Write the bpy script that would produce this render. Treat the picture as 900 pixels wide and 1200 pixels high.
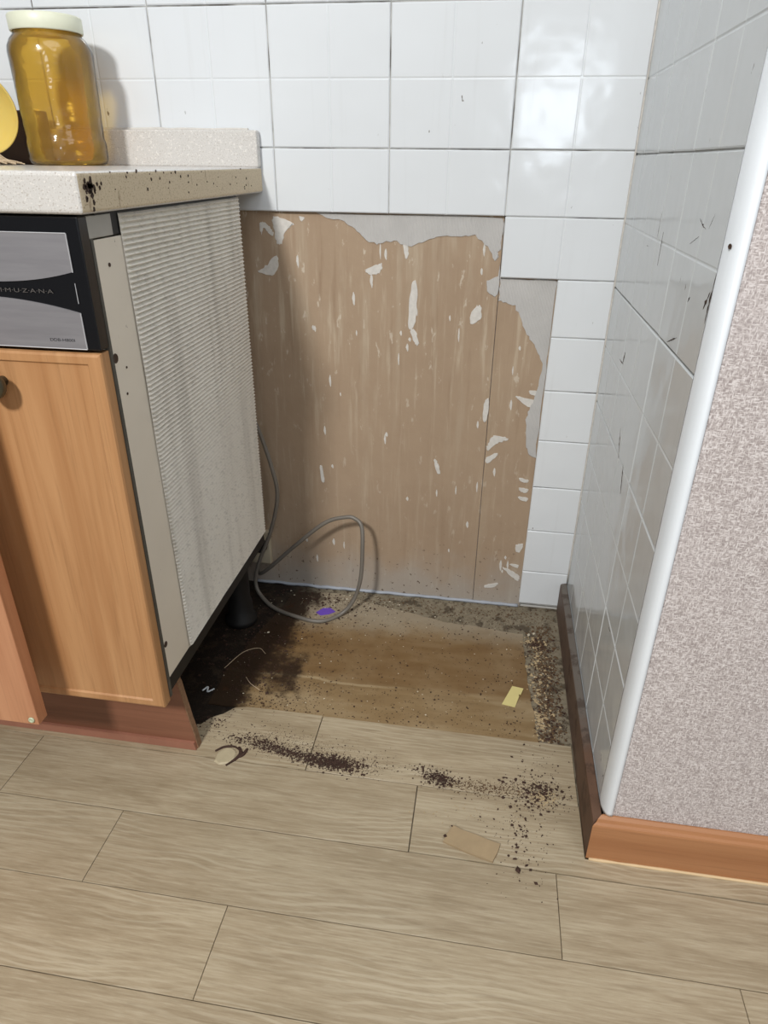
import bpy, bmesh, math, random
from mathutils import Vector, Matrix, noise
random.seed(7)
for o in list(bpy.data.objects): bpy.data.objects.remove(o, do_unlink=True)
SC = bpy.context.scene
COL = SC.collection

# ------------------------------------------------------------------ camera
def make_camera():
    yaw, pit, rol, f = 0.15, 0.4778, 0.0108, 795.35
    fw = Vector((-math.sin(yaw)*math.cos(pit), math.cos(yaw)*math.cos(pit), -math.sin(pit)))
    r = Vector((math.cos(yaw), math.sin(yaw), 0)); u = r.cross(fw)
    c, s = math.cos(rol), math.sin(rol)
    r2 = c*r + s*u; u2 = -s*r + c*u
    m = Matrix((r2, u2, -fw)).transposed().to_4x4()
    m.translation = Vector((-0.2079, -1.2724, 0.8772))
    cam = bpy.data.cameras.new('camera'); o = bpy.data.objects.new('camera', cam); COL.objects.link(o)
    o.matrix_world = m
    cam.sensor_fit = 'VERTICAL'; cam.sensor_height = 36.0; cam.lens = 36.0*f/1200.0
    cam.clip_start = 0.02
    SC.camera = o
make_camera()

# ------------------------------------------------------------------ light
SC.view_settings.view_transform = 'Standard'
SC.view_settings.look = 'None'
SC.view_settings.gamma = 1.0
SC.view_settings.use_curve_mapping = False
SC.view_settings.exposure = 0.0
W = bpy.data.worlds.new('world'); SC.world = W; W.use_nodes = True
bg = W.node_tree.nodes['Background']; bg.inputs[0].default_value = (0.90, 0.95, 1.0, 1); bg.inputs[1].default_value = 0.17

def area(name, loc, target, sx, sy, power, col):
    l = bpy.data.lights.new(name, 'AREA'); l.shape = 'RECTANGLE'; l.size = sx; l.size_y = sy
    l.energy = power; l.color = col
    o = bpy.data.objects.new(name, l); COL.objects.link(o); o.location = loc
    o.rotation_euler = (Vector(target)-Vector(loc)).to_track_quat('-Z', 'Y').to_euler()
    return o
area('ceiling_lamp', (-0.98, -2.75, 2.36), (-0.45, -0.2, 0.4), 0.28, 0.28, 68, (1.0, 0.985, 0.95))
area('right_fill', (1.7, -2.9, 2.2), (-0.5, -0.3, 0.3), 1.1, 1.1, 12, (0.97, 0.985, 1.0))  # unseen soft fill, added to lift the faces turned to the right
area('kitchen_ceiling_panel', (0.15, -1.35, 2.4), (0.0, -1.05, 0.0), 1.3, 1.3, 15, (0.97, 0.985, 1.0))
area('window_daylight', (0.06, -3.3, 1.16), (-0.1, 0, 0.9), 0.34, 0.46, 5, (0.80, 0.90, 1.0))

# ------------------------------------------------------------------ node helpers
def srgb(r, g, b):
    f = lambda c: (c/255/12.92) if c/255 <= 0.04045 else ((c/255+0.055)/1.055)**2.4
    return (f(r), f(g), f(b), 1)
class N:
    def __init__(s, name):
        s.m = bpy.data.materials.new(name); s.m.use_nodes = True
        s.t = s.m.node_tree; s.n = s.t.nodes; s.l = s.t.links
        s.b = s.n['Principled BSDF']; s.out = s.n['Material Output']
        s._co = None
    def set(s, **k):
        mp = dict(base='Base Color', rough='Roughness', metal='Metallic', spec='Specular IOR Level', trans='Transmission Weight', coat='Coat Weight', coatr='Coat Roughness', ior='IOR', alpha='Alpha', sheen='Sheen Weight')
        for a, v in k.items():
            i = s.b.inputs[mp[a]]
            if hasattr(v, 'links') or isinstance(v, bpy.types.NodeSocket): s.l.new(v, i)
            else: i.default_value = v
        return s
    def co(s, kind='Object'):
        if not s._co: s._co = s.n.new('ShaderNodeTexCoord')
        return s._co.outputs[kind]
    def geo(s):
        return s.n.new('ShaderNodeNewGeometry').outputs['Position']
    def mapp(s, v, sc=(1,1,1), lo=(0,0,0), ro=(0,0,0)):
        n = s.n.new('ShaderNodeMapping'); s.l.new(v, n.inputs[0])
        n.inputs['Scale'].default_value = sc; n.inputs['Location'].default_value = lo; n.inputs['Rotation'].default_value = ro
        return n.outputs[0]
    def rnd(s): return s.n.new('ShaderNodeObjectInfo').outputs['Random']
    def noise(s, v, scale=5, det=4, rough=.55, dist=0, w=None, out=0):
        n = s.n.new('ShaderNodeTexNoise')
        if w is not None:
            n.noise_dimensions = '4D'
            if isinstance(w, bpy.types.NodeSocket): s.l.new(w, n.inputs['W'])
            else: n.inputs['W'].default_value = w
        s.l.new(v, n.inputs['Vector']); n.inputs['Scale'].default_value = scale; n.inputs['Detail'].default_value = det
        n.inputs['Roughness'].default_value = rough; n.inputs['Distortion'].default_value = dist
        return n.outputs[out]
    def wave(s, v, scale=5, dist=2, det=2, dscale=1, typ='BANDS', direction='X', prof='SIN', rings='X'):
        n = s.n.new('ShaderNodeTexWave'); n.wave_type = typ; n.wave_profile = prof
        if typ == 'BANDS': n.bands_direction = direction
        else: n.rings_direction = rings
        s.l.new(v, n.inputs['Vector']); n.inputs['Scale'].default_value = scale; n.inputs['Distortion'].default_value = dist
        n.inputs['Detail'].default_value = det; n.inputs['Detail Scale'].default_value = dscale
        return n.outputs['Fac']
    def vor(s, v, scale=5, feat='F1', out=0):
        n = s.n.new('ShaderNodeTexVoronoi'); n.feature = feat
        s.l.new(v, n.inputs['Vector']); n.inputs['Scale'].default_value = scale
        return n.outputs[out]
    def ramp(s, v, stops, interp='LINEAR'):
        n = s.n.new('ShaderNodeValToRGB'); s.l.new(v, n.inputs[0]); r = n.color_ramp; r.interpolation = interp
        while len(r.elements) < len(stops): r.elements.new(.5)
        for e, (p, c) in zip(r.elements, stops):
            e.position = p; e.color = c if len(c) == 4 else (*c, 1)
        return n.outputs[0]
    def step(s, v, a, b):
        n = s.n.new('ShaderNodeMapRange'); n.interpolation_type = 'SMOOTHSTEP'; s.l.new(v, n.inputs[0])
        n.inputs[1].default_value = a; n.inputs[2].default_value = b; n.clamp = True
        return n.outputs[0]
    def math(s, op, a, b=None):
        n = s.n.new('ShaderNodeMath'); n.operation = op
        for i, v in enumerate((a, b)):
            if v is None: continue
            if isinstance(v, bpy.types.NodeSocket): s.l.new(v, n.inputs[i])
            else: n.inputs[i].default_value = v
        return n.outputs[0]
    def mix(s, f, a, b, mode='MIX'):
        n = s.n.new('ShaderNodeMix'); n.data_type = 'RGBA'; n.blend_type = mode
        for i, v in ((0, f), (6, a), (7, b)):
            if isinstance(v, bpy.types.NodeSocket): s.l.new(v, n.inputs[i])
            else: n.inputs[i].default_value = v
        return n.outputs[2]
    def sep(s, v):
        n = s.n.new('ShaderNodeSeparateXYZ'); s.l.new(v, n.inputs[0]); return n.outputs
    def bump(s, h, strength=.3, dist=.002, prev=None):
        n = s.n.new('ShaderNodeBump'); s.l.new(h, n.inputs['Height']); n.inputs['Strength'].default_value = strength; n.inputs['Distance'].default_value = dist
        if prev is not None: s.l.new(prev, n.inputs['Normal'])
        s.l.new(n.outputs[0], s.b.inputs['Normal']); return n.outputs[0]
M = {}
def plain(name, c, rough=.5, metal=0, spec=.5, nz=0.08, scale=40):
    k = N(name); v = k.noise(k.co(), scale, 4)
    d = tuple(max(0, x*(1-nz*2)) for x in c[:3])+(1,)
    u = tuple(min(1, x*(1+nz)) for x in c[:3])+(1,)
    k.set(base=k.mix(v, d, u), rough=rough, metal=metal, spec=spec); M[name] = k.m; return k

def mk_tile(name, base, dirt):
    k = N(name); P = k.geo()
    n1 = k.noise(P, 6, 2, w=k.rnd()); n2 = k.noise(P, 26, 2, .4)
    c = k.mix(n1, tuple(x*.94 for x in base[:3])+(1,), base)
    sp = k.noise(k.mapp(P, (1, 1, .45)), 95, 3, .6)
    gate = k.noise(P, 9, 2, .5)
    fleck = k.math('MULTIPLY', k.step(sp, .70, .74), k.step(gate, .50, .62))
    c = k.mix(k.math('MULTIPLY', fleck, dirt), c, srgb(95, 84, 72))
    st = k.noise(k.mapp(P, (30, 30, 1.6)), 2.2, 3, .6)
    c = k.mix(k.math('MULTIPLY', k.step(st, .56, .8), .10*dirt*dirt), c, srgb(150, 146, 138))
    k.set(base=c, rough=.13, spec=.55)
    h = k.noise(P, 11, 2, .45, w=k.rnd()); b1 = k.bump(h, .22, .012)
    k.bump(n2, .10, .003, b1)
    M[name] = k.m
mk_tile('tile_glaze', srgb(224, 228, 232), .8)
mk_tile('tile_side_glaze', srgb(206, 211, 214), 1.0)
def mk_grout(name, dirty):
    k = N(name); P = k.geo()
    n = k.noise(P, 7, 4, .65)
    k.set(base=k.mix(k.step(n, .40+.1*(1-dirty), .62+.1*(1-dirty)), srgb(186, 186, 184), srgb(92, 88, 84)), rough=.9, spec=.2)
    M[name] = k.m
mk_grout('grout', .75); mk_grout('grout_side', .15)

# brown wallboard with drips
k = N('wallboard'); P = k.geo(); x, y, z = k.sep(P)
c = k.mix(k.noise(P, 4, 5, .6), srgb(155, 133, 111), srgb(182, 161, 137))
c = k.mix(k.math('MULTIPLY', k.noise(P, 40, 5, .7), .26), c, srgb(138, 112, 93))
upz = k.math('ADD', .45, k.math('MULTIPLY', k.step(z, .30, .62), .55))
def dripmask(sx, sz, off, lo, hi, sc=1.0, dist=.25):
    return k.math('MULTIPLY', k.step(k.noise(k.mapp(P, (sx, 1, sz), off), sc, 4, .62, dist), lo, hi), upz)
c = k.mix(k.math('MULTIPLY', dripmask(80, 6.0, (0, 0, 0), .52, .72), .42), c, srgb(206, 193, 172))
c = k.mix(k.math('MULTIPLY', dripmask(60, 4.0, (4, 0, 3), .54, .74), .36), c, srgb(126, 98, 74))
c = k.mix(k.math('MULTIPLY', dripmask(22, 2.2, (9, 0, 1), .52, .72), .34), c, srgb(198, 186, 166))
blot = k.noise(k.mapp(P, (2.6, 1, 1)), 30, 4, .65)
c = k.mix(k.math('MULTIPLY', k.math('MULTIPLY', k.step(blot, .62, .70), upz), .55), c, srgb(212, 202, 186))
low = k.math('ADD', z, k.math('MULTIPLY', k.noise(P, 14, 4), .14))
c = k.mix(k.math('MULTIPLY', k.step(low, .20, .08), .55), c, srgb(168, 166, 162))
spk = k.noise(P, 120, 2, .5); gate = k.step(z, .22, .02)
c = k.mix(k.math('MULTIPLY', k.math('MULTIPLY', k.step(spk, .66, .70), gate), .8), c, srgb(80, 62, 48))
k.set(base=c, rough=.72, spec=.25); k.bump(k.noise(P, 60, 5, .6), .25, .003); M['wallboard'] = k.m

k = N('adhesive'); P = k.geo()
rid = k.wave(P, 150, 3, 2, 1, direction='X')
c = k.mix(k.noise(P, 14, 4), srgb(184, 182, 180), srgb(214, 212, 210))
c = k.mix(k.math('MULTIPLY', rid, .14), c, srgb(140, 136, 132))
k.set(base=c, rough=.9, spec=.2); b = k.bump(rid, .5, .002); k.bump(k.noise(P, 80, 4), .3, .002, b); M['adhesive'] = k.m
plain('plaster', srgb(214, 210, 204), .85, spec=.2, nz=.12, scale=160)
plain('caulk', srgb(172, 178, 188), .6, nz=.15)

# vinyl wood planks
k = N('plank_vinyl'); P = k.co(); R = k.rnd()
off = k.n.new('ShaderNodeCombineXYZ'); k.l.new(k.math('MULTIPLY', R, 37.0), off.inputs[0]); k.l.new(k.math('MULTIPLY', R, 11.3), off.inputs[1])
vv = k.n.new('ShaderNodeVectorMath'); k.l.new(P, vv.inputs[0]); k.l.new(off.outputs[0], vv.inputs[1]); Q = vv.outputs[0]
# cathedral figure: stretched rings bent by low noise
wob = k.noise(k.mapp(Q, (2.4, 5, 1)), 1.2, 2, .5, out=1)
va = k.n.new('ShaderNodeVectorMath'); va.operation = 'MULTIPLY_ADD'; k.l.new(wob, va.inputs[0]); va.inputs[1].default_value = (.55, .09, 0); k.l.new(Q, va.inputs[2])
wv = k.wave(k.mapp(va.outputs[0], (3.2, 24, 1)), 1.5, 4.0, 3, 1.0, direction='Y')
fine = k.noise(k.mapp(Q, (15, 230, 1)), 1.3, 5, .7)
fine2 = k.noise(k.mapp(Q, (5, 70, 1)), 1.3, 5, .65, .4)
mid = k.noise(k.mapp(Q, (3.0, 16, 1)), 1.4, 4, .6, .6)
big = k.noise(k.mapp(Q, (1.5, 6, 1)), 1.5, 2)
c = k.ramp(mid, [(.25, srgb(152, 136, 110)), (.5, srgb(168, 152, 126)), (.8, srgb(182, 168, 142))])
c = k.mix(k.math('MULTIPLY', k.math('MULTIPLY', k.math('MULTIPLY', k.step(wv, .60, .98), k.step(fine, .30, .55)), k.step(big, .44, .60)), .38), c, srgb(208, 197, 173))
c = k.mix(k.math('MULTIPLY', k.step(fine2, .48, .70), .36), c, srgb(130, 112, 86))
c = k.mix(k.math('MULTIPLY', k.step(fine, .48, .68), .36), c, srgb(122, 104, 80))
c = k.mix(k.math('MULTIPLY', k.step(fine, .50, .34), .26), c, srgb(206, 195, 172))
hsv = k.n.new('ShaderNodeHueSaturation'); k.l.new(c, hsv.inputs['Color']); k.l.new(k.math('ADD', k.math('MULTIPLY', R, .10), .95), hsv.inputs['Value'])
k.set(base=hsv.outputs[0], rough=.42, spec=.4); k.bump(fine, .12, .001); M['plank_vinyl'] = k.m
plain('plank_edge', srgb(150, 130, 100), .8)

# bare subfloor with grime
k = N('subfloor'); P = k.geo(); x, y, z = k.sep(P)
n = k.noise(P, 11, 6, .65); nf = k.noise(P, 70, 5, .65)
c = k.mix(nf, srgb(104, 93, 74), srgb(166, 156, 136))
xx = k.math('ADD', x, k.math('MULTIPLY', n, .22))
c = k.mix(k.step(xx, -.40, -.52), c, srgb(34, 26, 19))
gr = k.noise(P, 34, 5, .7)
c = k.mix(k.math('MULTIPLY', k.step(gr, .50, .62), .75), c, srgb(60, 48, 36))
k.set(base=c, rough=.75, spec=.3); k.bump(nf, .8, .006); M['subfloor'] = k.m
# old stained sheet
k = N('old_sheet'); P = k.geo(); x, y, z = k.sep(P)
band = k.noise(k.mapp(P, (2.0, 9, 1)), 2.0, 4, .6, .8)
c = k.ramp(band, [(.25, srgb(112, 88, 58)), (.5, srgb(140, 116, 82)), (.75, srgb(164, 144, 112))])
n = k.noise(P, 9, 5, .65); nf = k.noise(P, 46, 5, .7)
ys_ = k.math('ADD', y, k.math('MULTIPLY', k.math('SUBTRACT', k.noise(P, 6, 3), .5), .03))
c = k.mix(k.math('MULTIPLY', k.math('MULTIPLY', k.step(ys_, -.30, -.285), k.step(ys_, -.10, -.16)), .55), c, srgb(112, 82, 48))
c = k.mix(k.math('MULTIPLY', k.math('MULTIPLY', k.step(ys_, -.306, -.302), k.step(ys_, -.296, -.300)), k.math('MULTIPLY', k.step(x, -.28, -.40), .55)), c, srgb(184, 164, 130))
back = k.math('ADD', y, k.math('MULTIPLY', n, .12))
c = k.mix(k.math('MULTIPLY', k.step(k.noise(P, 5, 5, .6), .45, .70), .5), c, srgb(168, 148, 116))
c = k.mix(k.math('MULTIPLY', k.step(back, -.10, -.02), .75), c, srgb(162, 152, 134))
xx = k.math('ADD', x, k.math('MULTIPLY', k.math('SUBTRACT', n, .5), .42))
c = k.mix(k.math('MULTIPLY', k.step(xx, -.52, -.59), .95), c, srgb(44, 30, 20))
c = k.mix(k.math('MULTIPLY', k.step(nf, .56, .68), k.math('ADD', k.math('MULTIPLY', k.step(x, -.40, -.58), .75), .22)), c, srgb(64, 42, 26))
k.set(base=c, rough=.55, spec=.3); k.bump(nf, .25, .002); M['old_sheet'] = k.m

def mk_wood(name, dark, light, axis='Z', rough=.38, sc=1.0):
    k = N(name); P = k.co(); R = k.rnd()
    s1 = {'Z': (34, 34, 1.3), 'X': (1.3, 34, 34), 'Y': (34, 1.3, 34)}[axis]
    s2 = {'Z': (180, 180, 6), 'X': (6, 180, 180), 'Y': (180, 6, 180)}[axis]
    n1 = k.noise(k.mapp(P, s1), 1.1*sc, 4, .6, .5, w=R); n2 = k.noise(k.mapp(P, s2), 1.4*sc, 3, .6, w=R)
    c = k.mix(k.step(n1, .28, .72), dark, light)
    c = k.mix(k.math('MULTIPLY', k.step(n2, .5, .75), .35), c, tuple(v*.62 for v in dark[:3])+(1,))
    k.set(base=c, rough=rough, spec=.45); k.bump(n2, .06, .001); M[name] = k.m
mk_wood('door_wood', srgb(170, 122, 80), srgb(192, 146, 102))
mk_wood('inner_wood', srgb(182, 126, 92), srgb(202, 148, 112))
mk_wood('kick_wood', srgb(120, 78, 58), srgb(142, 96, 74), 'X')
mk_wood('base_wood', srgb(164, 112, 74), srgb(180, 128, 88), 'X')
k = N('side_base_wood'); P = k.geo(); x, y, z = k.sep(P)
n = k.noise(k.mapp(P, (1, 3, 12)), 8, 4, .6)
c = k.mix(n, srgb(84, 62, 50), srgb(116, 88, 70))
dn = k.noise(P, 26, 5, .65)
yy = k.math('ADD', y, k.math('MULTIPLY', dn, .2))
c = k.mix(k.math('MULTIPLY', k.step(yy, -.42, -.25), k.math('ADD', .35, k.math('MULTIPLY', k.step(z, .069, .072), .6))), c, srgb(108, 102, 96))
c = k.mix(k.math('MULTIPLY', k.step(dn, .52, .62), .6), c, srgb(62, 46, 36))
k.set(base=c, rough=.6, spec=.3); M['side_base_wood'] = k.m

# counter stone
k = N('counter_stone'); P = k.co()
v = k.noise(P, 520, 2, .6); v2 = k.noise(P, 330, 2, .5)
c = k.mix(k.step(v, .58, .66), srgb(206, 203, 199), srgb(178, 170, 162)); c = k.mix(k.math('MULTIPLY', k.step(v2, .60, .66), .5), c, srgb(238, 234, 228))
k.set(base=c, rough=.24, spec=.5); M['counter_stone'] = k.m
k = N('counter_end'); P = k.geo()
v = k.noise(P, 480, 2, .6)
c = k.mix(k.step(v, .55, .66), srgb(206, 190, 162), srgb(168, 148, 118))
st = k.noise(k.mapp(P, (1, 60, 14)), 1.6, 4, .65)
c = k.mix(k.math('MULTIPLY', k.step(st, .60, .72), .7), c, srgb(120, 92, 62))
k.set(base=c, rough=.55, spec=.35); M['counter_end'] = k.m
plain('burn', srgb(58, 40, 30), .8, nz=.3)

# wallpaper
k = N('wallpaper'); P = k.geo()
Pd = k.mapp(P, (1, 1, 1))
h1 = k.noise(k.mapp(P, (240, 240, 860)), 1.0, 1, .5); h2 = k.noise(k.mapp(P, (860, 860, 240)), 1.0, 1, .5, w=3.0)
wv = k.math('MAXIMUM', h1, h2)
c = k.ramp(wv, [(.42, srgb(158, 148, 146)), (.57, srgb(194, 185, 183)), (.70, srgb(224, 218, 217))])
c = k.mix(k.math('MULTIPLY', k.step(k.noise(P, 7, 3), .45, .7), .2), c, srgb(190, 182, 182))
k.set(base=c, rough=.8, spec=.2); k.bump(wv, .35, .0008); M['wallpaper'] = k.m
plain('white_plastic', srgb(226, 231, 236), .32, nz=.04, scale=12)
k = plain('dirty_beige', srgb(228, 219, 204), .5, nz=.06, scale=9)
P = k.geo(); base = k.b.inputs['Base Color'].links[0].from_socket
fl = k.math('MULTIPLY', k.step(k.noise(k.mapp(P, (1, 1.6, .8)), 75, 3, .6), .69, .73), k.step(k.noise(P, 11, 2), .48, .60))
k.set(base=k.mix(fl, base, srgb(104, 90, 74)))

# ribbed sheet
k = N('ribbed_sheet'); P = k.geo(); x, y, z = k.sep(P)
c = k.mix(k.noise(P, 9, 4), srgb(216, 210, 199), srgb(232, 228, 219))
st = k.noise(k.mapp(P, (1, 22, 1.0)), 1.6, 4, .6, .3)
c = k.mix(k.math('MULTIPLY', k.step(st, .48, .72), .35), c, srgb(158, 150, 138))
cell = k.noise(k.mapp(P, (1, 130, 330)), 1.0, 2, .6)
c = k.mix(k.math('MULTIPLY', k.step(cell, .52, .70), .22), c, srgb(116, 110, 102))
sp = k.noise(P, 70, 3, .6)
c = k.mix(k.math('MULTIPLY', k.step(sp, .73, .77), .6), c, srgb(92, 84, 72))
k.set(base=c, rough=.55, spec=.35); k.bump(cell, .4, .0015); M['ribbed_sheet'] = k.m

plain('black_gloss', srgb(16, 16, 19), .22, nz=.1)
plain('black_matte', srgb(22, 20, 19), .6, nz=.3)
plain('dark_edge', srgb(82, 80, 74), .55, nz=.2)
plain('bracket_metal', srgb(170, 168, 162), .4, .3)
k = N('silver'); P = k.co()
k.set(base=k.mix(k.noise(k.mapp(P, (6, 1, 60)), 2, 4), srgb(134, 132, 136), srgb(164, 162, 166)), metal=.45, rough=.42); M['silver'] = k.m
plain('silver_edge', srgb(205, 205, 208), .3, .3)
plain('knob_metal', srgb(92, 88, 74), .32, .7)
plain('cable_grey', srgb(118, 112, 104), .42)
plain('grit_dark', srgb(68, 45, 34), .85, nz=.35, scale=200)
plain('grit_brown', srgb(104, 80, 56), .85, nz=.3, scale=200)
plain('grit_pale', srgb(214, 204, 182), .8, nz=.1, scale=200)
plain('grit_tan', srgb(186, 164, 128), .85, nz=.15, scale=200)
plain('torn_vinyl', srgb(186, 172, 142), .6, nz=.1, scale=120)
plain('kick_strip', srgb(158, 108, 88), .5)
plain('raw_board', srgb(150, 116, 88), .9, nz=.25, scale=150)
plain('cardboard', srgb(166, 144, 112), .85, nz=.1, scale=70)
plain('yellow_card', srgb(222, 208, 142), .7, nz=.04)
plain('purple', srgb(112, 78, 190), .45, nz=.05)
plain('lid_plastic', srgb(226, 228, 206), .38, nz=.03)
plain('beige_strand', srgb(206, 184, 154), .7, nz=.15, scale=120)
plain('brown_box', srgb(74, 54, 44), .55, nz=.15)
plain('outlet_ivory', srgb(196, 184, 160), .5)
plain('bumper', srgb(196, 206, 176), .35)
plain('hinge_metal', srgb(150, 150, 150), .3, .8)
plain('wall_paint', srgb(214, 212, 208), .8, nz=.03)
plain('caulk_tan', srgb(222, 194, 152), .7)
plain('hole_dark', srgb(70, 52, 40), .9)
plain('print_grey', srgb(84, 80, 78), .5)
plain('print_black', srgb(40, 40, 44), .5)
k = N('yellow_plastic'); k.set(base=srgb(216, 190, 104), rough=.3, spec=.5)
k.b.inputs['Subsurface Weight'].default_value = .25; k.b.inputs['Subsurface Radius'].default_value = (.03, .02, .005); M['yellow_plastic'] = k.m

def mk_clear(name, tint, body, body_w, rough):
    k = N(name); k.n.remove(k.b)
    tr = k.n.new('ShaderNodeBsdfTransparent'); tr.inputs[0].default_value = tint
    df = k.n.new('ShaderNodeBsdfDiffuse'); df.inputs[0].default_value = body
    tl = k.n.new('ShaderNodeBsdfTranslucent'); tl.inputs[0].default_value = body
    m0 = k.n.new('ShaderNodeMixShader'); m0.inputs[0].default_value = .5; k.l.new(df.outputs[0], m0.inputs[1]); k.l.new(tl.outputs[0], m0.inputs[2])
    m1 = k.n.new('ShaderNodeMixShader'); m1.inputs[0].default_value = body_w; k.l.new(tr.outputs[0], m1.inputs[1]); k.l.new(m0.outputs[0], m1.inputs[2])
    gl = k.n.new('ShaderNodeBsdfGlossy'); gl.inputs['Roughness'].default_value = rough; gl.inputs[0].default_value = (1, 1, 1, 1)
    fr = k.n.new('ShaderNodeFresnel'); fr.inputs[0].default_value = 1.42
    m2 = k.n.new('ShaderNodeMixShader'); k.l.new(fr.outputs[0], m2.inputs[0]); k.l.new(m1.outputs[0], m2.inputs[1]); k.l.new(gl.outputs[0], m2.inputs[2])
    k.l.new(m2.outputs[0], k.out.inputs[0])
    b = k.n.new('ShaderNodeBump'); b.inputs['Strength'].default_value = .25; b.inputs['Distance'].default_value = .006
    k.l.new(k.noise(k.mapp(k.co(), (1, 1, 2.2)), 28, 2), b.inputs['Height'])
    k.l.new(b.outputs[0], gl.inputs['Normal']); k.l.new(b.outputs[0], fr.inputs['Normal'])
    M[name] = k.m
mk_clear('jar_clear', (.985, .975, .94, 1), (.8, .75, .6, 1), .02, .08)
mk_clear('honey', srgb(250, 228, 146), srgb(244, 196, 70), .25, .25)

# ------------------------------------------------------------------ mesh helpers
def mesh_from(bm, name, smooth=False):
    me = bpy.data.meshes.new(name); bm.normal_update(); bm.to_mesh(me); bm.free()
    if smooth:
        for p in me.polygons: p.use_smooth = True
    return me
def link(name, me, mat=None, parent=None, loc=None):
    o = bpy.data.objects.new(name, me); COL.objects.link(o)
    if mat and me is not None and not me.materials: me.materials.append(M[mat])
    if parent: o.parent = parent
    if loc is not None: o.location = loc
    return o
def thing(name, label, cat, loc=(0, 0, 0), group=None):
    o = link(name, None, loc=loc); o['label'] = label; o['category'] = cat
    if group: o['group'] = group
    return o
def tag(o, label, cat, group=None):
    o['label'] = label; o['category'] = cat
    if group: o['group'] = group
    return o
def struct(o, label=None, cat=None):
    o['kind'] = 'structure'
    if label: o['label'] = label
    if cat: o['category'] = cat
    return o
def box(bm, a, b, bev=0, seg=2):
    r = bmesh.ops.create_cube(bm, size=1)
    vs = r['verts']
    for v in vs:
        v.co = Vector([a[i]+(v.co[i]+.5)*(b[i]-a[i]) for i in range(3)])
    if bev > 0:
        es = list({e for v in vs for e in v.link_edges})
        bmesh.ops.bevel(bm, geom=es, offset=bev, segments=seg, affect='EDGES', profile=.5)
def bx(name, a, b, mat, parent=None, bev=0, seg=2, origin=None):
    """box mesh with its origin at the centre of its base"""
    o = origin if origin is not None else ((a[0]+b[0])/2, (a[1]+b[1])/2, a[2])
    bm = bmesh.new(); box(bm, [a[i]-o[i] for i in range(3)], [b[i]-o[i] for i in range(3)], bev, seg)
    ob = link(name, mesh_from(bm, name), mat)
    place(ob, o, parent); return ob
def place(ob, world, parent):
    if parent:
        ob.parent = parent
        ob.location = Vector(world)-world_loc(parent)
    else: ob.location = world
def world_loc(o):
    v = Vector((0, 0, 0))
    while o: v += o.location; o = o.parent
    return v
def lathe(prof, seg=48):
    bm = bmesh.new(); rings = []
    for r, z in prof:
        if r < 1e-6: rings.append([bm.verts.new((0, 0, z))])
        else: rings.append([bm.verts.new((r*math.cos(2*math.pi*i/seg), r*math.sin(2*math.pi*i/seg), z)) for i in range(seg)])
    for a, b in zip(rings, rings[1:]):
        for i in range(seg):
            j = (i+1) % seg
            if len(a) == 1 and len(b) == 1: continue
            if len(a) == 1: bm.faces.new((a[0], b[j], b[i]))
            elif len(b) == 1: bm.faces.new((a[i], a[j], b[0]))
            else: bm.faces.new((a[i], a[j], b[j], b[i]))
    bmesh.ops.recalc_face_normals(bm, faces=bm.faces)
    return bm
def catmull(pts, n=10):
    P = [Vector(p) for p in pts]; P = [2*P[0]-P[1]]+P+[2*P[-1]-P[-2]]; out = []
    for i in range(1, len(P)-2):
        a, b, c, d = P[i-1:i+3]
        for k in range(n):
            t = k/n
            out.append(.5*((2*b)+(c-a)*t+(2*a-5*b+4*c-d)*t*t+(3*b-a-3*c+d)*t**3))
    out.append(P[-2]); return out
def tube(bm, pts, rad, seg=8):
    prev = None; T0 = None; n = None; rings = []
    for i, p in enumerate(pts):
        t = (pts[min(i+1, len(pts)-1)]-pts[max(i-1, 0)]).normalized()
        if n is None: n = t.orthogonal().normalized()
        n = (n-t*n.dot(t)).normalized(); b = t.cross(n)
        r = rad[i] if isinstance(rad, (list, tuple)) else rad
        rings.append([bm.verts.new(p+r*(math.cos(2*math.pi*k/seg)*n+math.sin(2*math.pi*k/seg)*b)) for k in range(seg)])
    for a, b in zip(rings, rings[1:]):
        for k in range(seg): bm.faces.new((a[k], a[(k+1) % seg], b[(k+1) % seg], b[k]))
    bm.faces.new(rings[0][::-1]); bm.faces.new(rings[-1])
def prism(bm, pts, thick, bevel=.0, ax='y', base=0.0):
    """closed 2D outline extruded by thick along -y (wall) or +z (floor); top rim pulled in by bevel"""
    c = sum((Vector(p) for p in pts), Vector((0, 0)))/len(pts)
    def mk(p, d, s):
        q = c+(Vector(p)-c)*s
        return (q.x, base-d, q.y) if ax == 'y' else (q.x, q.y, base+d)
    size = max((Vector(p)-c).length for p in pts)
    s = 1-min(.45, bevel/size) if bevel else 1
    a = [bm.verts.new(mk(p, 0, 1)) for p in pts]; b = [bm.verts.new(mk(p, thick, s)) for p in pts]
    n = len(pts); faces = []
    for i in range(n): faces.append(bm.faces.new((a[i], a[(i+1) % n], b[(i+1) % n], b[i])))
    faces.append(bm.faces.new(b)); faces.append(bm.faces.new(a[::-1]))
    bmesh.ops.recalc_face_normals(bm, faces=faces)
def rough_outline(pts, sub=3, jit=.0015, seed=0, smooth=False):
    rng = random.Random(seed); out = []
    n = len(pts)
    P = [Vector(p) for p in pts]
    for i in range(n):
        a, b, c, d = P[i-1], P[i], P[(i+1) % n], P[(i+2) % n]
        for k in range(sub):
            t = k/sub
            q = .5*((2*b)+(c-a)*t+(2*a-5*b+4*c-d)*t*t+(3*b-a-3*c+d)*t**3) if smooth else b.lerp(c, t)
            q = q+Vector((rng.uniform(-jit, jit), rng.uniform(-jit, jit)))
            out.append(q)
    return out

# ------------------------------------------------------------------ setting: floor
FZ = -0.004
floor = struct(bx('floor', (-2.2, -3.0, -0.10), (1.4, 0.012, FZ), 'subfloor'))
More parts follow.
